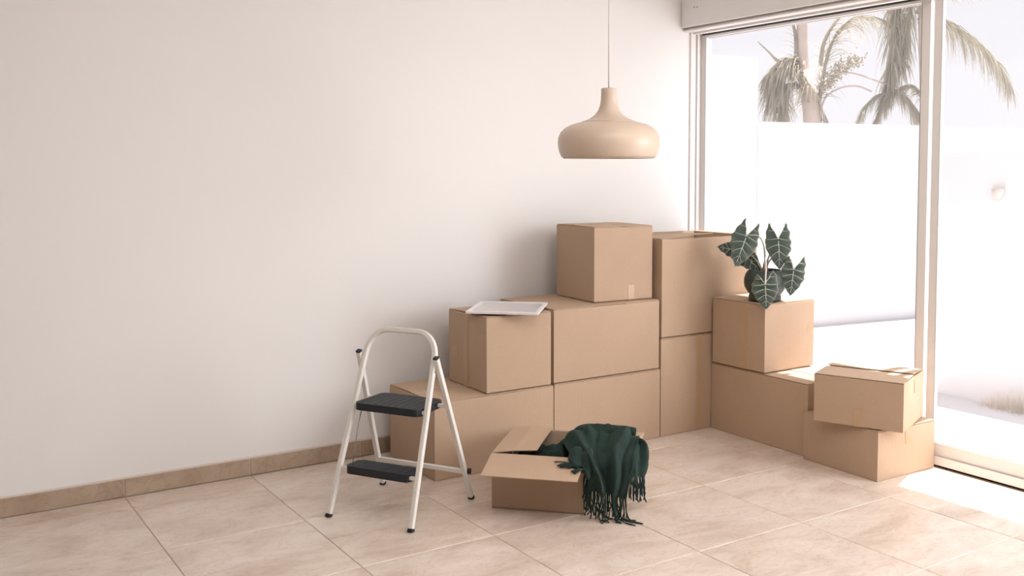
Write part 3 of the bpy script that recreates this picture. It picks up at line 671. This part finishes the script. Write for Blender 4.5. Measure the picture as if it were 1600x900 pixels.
# local x: from front feet to rear feet, local y: to the left seen from the front
SL = 0.372
def fp(y, z): return Vector((SL * z, y, z))
def hw(z): return 0.213 - 0.030 * min(1, z / 0.7)
pts = []
for z in [0.012 + 0.62 * i / 14 for i in range(15)]: pts.append(fp(hw(z), z))
R_ = 0.105; zt = 0.802
for i in range(1, 11):
    a = i / 10 * PI / 2; pts.append(fp(hw(.7) - R_ + R_ * math.cos(a), zt - R_ * 1.05 + R_ * 1.05 * math.sin(a)))
pts += [Vector((p.x, -p.y, p.z)) for p in reversed(pts[:])]
m = MB(); m.sweep(pts, rrect(0.023, 0.023, 0.005, 4), smooth=False, up=Vector((1, 0, -SL)))
m.build('front_frame', 'ladder', ld)
def rp(s, z): f = z / 0.70; return Vector((0.486 - 0.250 * f, s * (0.245 - 0.040 * f), z))
for s in (-1, 1):
    m = MB(); m.sweep([rp(s, 0.012), rp(s, 0.35), rp(s, 0.700)], rrect(0.022, 0.022, 0.003, 3), up=Vector((1, 0, .36)))
    lg = m.build('rear_leg', 'ladder', ld)
    m = MB(); m.sweep([rp(s, 0.699), rp(s, 0.706)], rrect(0.0235, 0.0235, 0.003, 3), up=Vector((1, 0, .36))); m.build('end_cap', 'rubber', lg)
    m = MB(); m.sweep([rp(s, 0.0), rp(s, 0.013)], rrect(0.0245, 0.0245, 0.003, 3), up=Vector((1, 0, .36))); m.build('rubber_foot', 'rubber', lg)
    m = MB(); m.sweep([fp(s * hw(0), 0.0), fp(s * hw(0.014), 0.013)], rrect(0.0255, 0.0255, 0.004, 3), up=Vector((1, 0, -SL))); m.build('rubber_foot', 'rubber', ld)
m = MB(); zc = 0.142; a = rp(-1, zc); b = rp(1, zc); m.sweep([a, b], rrect(0.020, 0.020, 0.003, 3)); m.build('rear_crossbar', 'ladder', ld)
m = MB(); m.sweep([a + Vector((0.012, 0.004, 0)), a + Vector((0.016, -0.022, 0))], rrect(0.024, 0.024, 0.006, 4)); m.build('knob', 'rubber', ld)
def tread(x0, x1, w, z, th, nm):
    m = MB(); cc = 0.022
    out = [(x0 + 0.004, -w + cc * .6), (x0, -w + cc * 1.2), (x0, w - cc * 1.2), (x0 + 0.004, w - cc * .6), (x0 + cc, w), (x1 - cc, w - .006), (x1, w - cc - .006), (x1, -w + cc + .006), (x1 - cc, -w + .006), (x0 + cc, -w)]
    n = len(out); m.add([(x, y, z - th) for x, y in out] + [(x, y, z) for x, y in out], [tuple(range(n))[::-1], tuple(range(n, 2 * n))] + [(i, (i + 1) % n, n + (i + 1) % n, n + i) for i in range(n)])
    o = m.build(nm, 'rubber', ld, bevel=0.003)
    q = MB(); k = 9
    for i in range(k):
        y = -w + 0.03 + (2 * w - 0.06) * i / (k - 1); q.box(x0 + 0.02, x1 - 0.02, y - 0.003, y + 0.003, z, z + 0.0012)
    q.build('grip_rib', 'rubber', o)
    return o
tread(0.140, 0.372, 0.172, 0.487, 0.034, 'step')
tread(0.058, 0.172, 0.168, 0.221, 0.036, 'step')
m = MB(); m.sweep([fp(-hw(.47), 0.468), fp(hw(.47), 0.468)], rrect(0.016, 0.016, 0.003, 3)); m.build('step_axle', 'ladder', ld)
m = MB(); m.sweep([fp(-hw(.2), 0.203) + Vector((.004, 0, 0)), fp(hw(.2), 0.203) + Vector((.004, 0, 0))], rrect(0.014, 0.016, 0.003, 3)); m.build('step_axle', 'ladder', ld)
a = rp(-1, .47); b = rp(1, .47); m = MB(); m.sweep([a, b], rrect(0.016, 0.016, 0.003, 3)); m.build('step_axle', 'ladder', ld)
for s in (-1, 1):
    m = MB(); m.tube([(0.200, s * 0.166, 0.455), (0.17, s * 0.170, 0.36), (0.125, s * 0.172, 0.195)], 0.0028, 6); m.build('link_rod', 'wire', ld)
    m = MB(); p = fp(s * (hw(.63) + 0.012), 0.640); m.tube([p, p + Vector((0, s * 0.003, 0))], 0.006, 10); m.build('rivet', 'wire', ld)

# ---------------------------------------------------------------- picture frame on the box
c0 = Vector((1.5605, -0.3137, 0.7997)); c1 = Vector((1.8379, -0.5634, 0.7997)); c2 = Vector((2.1331, -0.2893, 0.7997))
d1 = (c1 - c0); fw = d1.length; ang = math.atan2(d1.y, d1.x); d2 = (c2 - c1); fh = d2.length
pf = thing('picture_frame', 'flat white picture frame lying across the box corner', 'picture frame', (c0 + c2) / 2, ang)
hx, hy = fw / 2, fh / 2; b = 0.019; z1 = 0.0125
m = MB(); m.box(-hx, hx, -hy, -hy + b, 0, z1); m.build('frame_side', 'framew', pf, bevel=0.0015)
m = MB(); m.box(-hx, hx, hy - b, hy, 0, z1); m.build('frame_side', 'framew', pf, bevel=0.0015)
m = MB(); m.box(-hx, -hx + b, -hy + b, hy - b, 0, z1); m.build('frame_side', 'framew', pf, bevel=0.0015)
m = MB(); m.box(hx - b, hx, -hy + b, hy - b, 0, z1); m.build('frame_side', 'framew', pf, bevel=0.0015)
m = MB(); m.box(-hx + b * .8, hx - b * .8, -hy + b * .8, hy - b * .8, 0.004, z1 - 0.004); m.build('picture_board', 'mat', pf)
m = MB(); m.box(-hx + .006, hx - .006, -hy + .006, hy - .006, 0.0, 0.004); m.build('backing', 'card_edge', pf)

# ---------------------------------------------------------------- pendant lamp
px, py = 1.865, -1.124
t = thing('pendant_lamp', 'beige bowl shaped pendant lamp hanging on a thin cord', 'lamp', (px, py, 1.585))
R0 = 0.231
prof = [(0.205, 0.0), (0.214, 0.006), (0.224, 0.028), (0.230, 0.052), (R0, 0.075), (0.228, 0.096), (0.218, 0.118), (0.198, 0.138), (0.17, 0.152), (0.14, 0.160), (0.122, 0.1635)]
m = MB(); m.lathe(prof, 72); m.build('shade', 'lamp', t, solid=0.003, off=-1)
prof = [(0.124, 0.1625), (0.124, 0.1655), (0.108, 0.1700), (0.085, 0.180), (0.064, 0.196), (0.050, 0.214), (0.041, 0.236), (0.0365, 0.262), (0.0350, 0.29), (0.0345, 0.313), (0.032, 0.3165), (0.006, 0.3165)]
m = MB(); m.lathe(prof, 60); m.build('neck', 'lamp', t)
m = MB(); m.lathe([(0.200, 0.002), (0.214, 0.03), (0.222, 0.07), (0.21, 0.11), (0.17, 0.142), (0.1, 0.158), (0.001, 0.16)], 60); m.build('inner_shade', 'lampin', t)
m = MB(); m.lathe([(0.203, -0.001), (0.2065, -0.001), (0.2065, 0.002), (0.203, 0.002), (0.203, -0.001)], 72); m.build('rim', 'lamp', t)
m = MB(); m.lathe([(0.001, 0.03), (0.03, 0.05), (0.036, 0.08), (0.02, 0.12), (0.018, 0.158)], 20); m.build('bulb', 'lampin', t)
m = MB(); m.tube([(0, 0, 0.316), (0.0005, 0, 0.8), (0, 0, 1.26)], 0.0034, 8); m.build('cord', 'cord', t)
m = MB(); m.lathe([(0.001, 1.235), (0.05, 1.237), (0.055, 1.265), (0.001, 1.265)], 24); m.build('ceiling_cup', 'lamp', t)

# ---------------------------------------------------------------- potted alocasia
PX, PY, PZ = 3.302, -0.745, 0.788
t = thing('potted_plant', 'potted plant with dark arrow shaped leaves and pale veins on the box', 'plant', (PX, PY, PZ))
L = t.location
prof = [(0.001, 0.0), (0.084, 0.0), (0.090, 0.004), (0.090, 0.030), (0.086, 0.036), (0.098, 0.050), (0.113, 0.075), (0.118, 0.100), (0.117, 0.125), (0.110, 0.150), (0.098, 0.168), (0.091, 0.174), (0.088, 0.176), (0.085, 0.173), (0.085, 0.15), (0.085, 0.14)]
m = MB(); m.lathe(prof, 56); m.build('pot', 'pot', t)
m = MB(); m.lathe([(0.086, 0.145), (0.05, 0.152), (0.001, 0.155)], 28); m.build('soil', 'soil', t)
m = MB(); m.tube([(0.0, 0, 0.15), (-0.002, -0.002, 0.20), (0.0, 0, 0.235)], 0.017, 10, scales=[1.2, 0.8, 0.3]); m.build('stem_base', 'bulb', t)
m = MB(); m.tube([(-0.01, -0.02, 0.15), (-0.02, -0.02, 0.175), (-0.005, -0.01, 0.19)], 0.006, 8); m.build('dry_sheath', 'bulb', t)

def leaf(J, T_, A, B, wid, seed, cup=0.12, faceto=None):
    """J junction, T_ tip, A/B lobe tips: blade built in the plane those points lie in"""
    rr = random.Random(seed)
    J, T_, A, B = [Vector(p) - L for p in (J, T_, A, B)]
    ax = (T_ - J); Ln = ax.length; ax.normalize()
    sd = (B - A); sd = sd - ax * sd.dot(ax); sd.normalize(); nrm = ax.cross(sd).normalized()
    if faceto is not None and nrm.dot(faceto) < 0: cupn = -nrm
    else: cupn = nrm
    def l2(p): q = p - J; return (q.dot(sd), q.dot(ax))
    a2, b2 = l2(A), l2(B)
    def outline(tip2, s):
        # from junction notch -> lobe tip -> widest -> leaf tip
        return [Vector((0, -0.02 * 0, 0)), Vector((tip2[0] * 0.45, tip2[1] * 0.30, 0)), Vector((tip2[0] * 0.80, tip2[1] * 0.78, 0)), Vector((tip2[0], tip2[1], 0)),
                Vector((tip2[0] + s * wid * 0.22, tip2[1] * 0.55, 0)), Vector((s * wid * 0.97, Ln * 0.02, 0)), Vector((s * wid, Ln * 0.26, 0)), Vector((s * wid * 0.74, Ln * 0.55, 0)), Vector((s * wid * 0.33, Ln * 0.84, 0)), Vector((0, Ln, 0))]
    verts = []; faces = []; edge = []; N = 46; K = 7
    def W(x, y):
        r = min(1, abs(x) / wid); return J + sd * x + ax * y - cupn * (cup * wid * (r ** 1.6)) - cupn * (0.10 * Ln * (max(0, y) / Ln) ** 2) + cupn * 0.004 * math.sin(y / Ln * 22)
    for s, tip2 in ((-1, a2), (1, b2)):
        o2 = catmull(outline(tip2, s), N)
        b0 = len(verts)
        for i, q in enumerate(o2):
            wv = 1 + 0.045 * math.sin(i * 1.15 + seed) * (1 if 10 < i < N - 3 else 0)
            ex, ey = q.x * wv, q.y
            # centre-line anchor for this outline point
            if i < 14: cx_, cy_ = tip2[0] * 0.86 * min(1, i / 13), tip2[1] * 0.86 * min(1, i / 13)
            elif i < 22: f = (i - 14) / 8; cx_, cy_ = tip2[0] * 0.86 * (1 - f), tip2[1] * 0.86 * (1 - f)
            else: f = (i - 22) / (N - 22); cx_, cy_ = 0, Ln * f
            for k in range(K + 1):
                f = k / K; verts.append(W(cx_ + (ex - cx_) * f, cy_ + (ey - cy_) * f)); edge.append(f ** 3)
        for i in range(N):
            for k in range(K):
                a = b0 + i * (K + 1) + k; faces.append((a, a + 1, a + K + 2, a + K + 1))
    me = bpy.data.meshes.new('leaf'); me.from_pydata(verts, [], faces); me.materials.append(M['leaf'])
    at = me.attributes.new('edge', 'FLOAT', 'POINT'); at.data.foreach_set('value', edge)
    me.polygons.foreach_set('use_smooth', [True] * len(faces))
    lf = bpy.data.objects.new('leaf', me); COL.objects.link(lf); lf.parent = t
    sm = lf.modifiers.new('thick', 'SOLIDIFY'); sm.thickness = 0.0014; sm.offset = 0
    # veins
    m = MB()
    def line(p, q, r, bend=0.0):
        pts = []
        for i in range(9):
            f = i / 8; x = p[0] + (q[0] - p[0]) * f; y = p[1] + (q[1] - p[1]) * f + bend * math.sin(PI * f)
            pts.append(W(x, y) + cupn * 0.0012)
        m.tube(pts, r, 5, scales=[1 - 0.6 * i / 8 for i in range(9)])
    line((0, 0), (0, Ln * 0.97), 0.0024)
    for s, tip2 in ((-1, a2), (1, b2)):
        line((0, 0), (tip2[0] * 0.93, tip2[1] * 0.93), 0.0020)
        line((0, Ln * 0.0), (s * wid * 0.90, Ln * 0.04), 0.0015, Ln * 0.02)
        line((0, Ln * 0.20), (s * wid * 0.88, Ln * 0.36), 0.0015, -Ln * 0.02)
        line((0, Ln * 0.42), (s * wid * 0.64, Ln * 0.62), 0.0014, -Ln * 0.02)
        line((0, Ln * 0.66), (s * wid * 0.36, Ln * 0.80), 0.0012)
        line((tip2[0] * 0.5, tip2[1] * 0.5), (tip2[0] * 0.4 + s * wid * 0.5, tip2[1] * 0.5), 0.0012)
    m.build('vein', 'vein', lf)
    return lf
toc = Vector((-0.54, -0.84, 0.1)).normalized()
leaf((3.185, -0.711, 1.16), (3.078, -0.737, 0.998), (3.203, -0.692, 1.261), (3.266, -0.735, 1.232), 0.076, 1, faceto=toc)
leaf((3.358, -0.788, 1.142), (3.315, -0.844, 0.976), (3.335, -0.744, 1.23), (3.416, -0.796, 1.23), 0.073, 2, faceto=toc)
leaf((3.379, -0.885, 0.974), (3.329, -0.91, 0.832), (3.375, -0.854, 1.046), (3.447, -0.9, 1.042), 0.066, 3, faceto=toc)
leaf((3.151, -0.885, 0.905), (3.154, -0.897, 0.765), (3.128, -0.843, 0.958), (3.202, -0.89, 0.979), 0.072, 4, faceto=toc)
leaf((3.215, -0.617, 1.065), (3.085, -0.590, 1.096), (3.200, -0.600, 1.135), (3.215, -0.640, 1.00), 0.050, 5, faceto=toc)
leaf((3.232, -0.650, 1.045), (3.290, -0.727, 0.955), (3.290, -0.665, 1.085), (3.195, -0.650, 0.985), 0.058, 6, faceto=toc)
for ps, r, mt in (([(3.3, -0.74, 0.95), (3.296, -0.746, 1.042), (3.28, -0.746, 1.116), (3.247, -0.737, 1.158), (3.190, -0.716, 1.163)], 0.0034, 'stem'),
                  ([(3.306, -0.744, 0.95), (3.312, -0.751, 1.012), (3.333, -0.765, 1.078), (3.358, -0.780, 1.14)], 0.0038, 'stem'),
                  ([(3.306, -0.744, 0.95), (3.314, -0.765, 1.014), (3.355, -0.800, 1.055), (3.386, -0.850, 1.030), (3.381, -0.880, 0.976)], 0.0036, 'stem'),
                  ([(3.296, -0.75, 0.95), (3.262, -0.780, 1.02), (3.215, -0.825, 1.035), (3.170, -0.872, 0.99), (3.149, -0.888, 0.905)], 0.0042, 'stemw'),
                  ([(3.293, -0.736, 0.95), (3.271, -0.697, 1.021), (3.239, -0.653, 1.068), (3.217, -0.615, 1.067)], 0.0034, 'stem'),
                  ([(3.29, -0.734, 0.95), (3.284, -0.71, 1.003), (3.255, -0.673, 1.040), (3.236, -0.646, 1.044)], 0.0034, 'stem')):
    m = MB(); m.tube([p - L for p in catmull(ps, 24)], r, 7, scales=[1.5 - 0.6 * i / 24 for i in range(25)]); m.build('leaf_stem', mt, t)
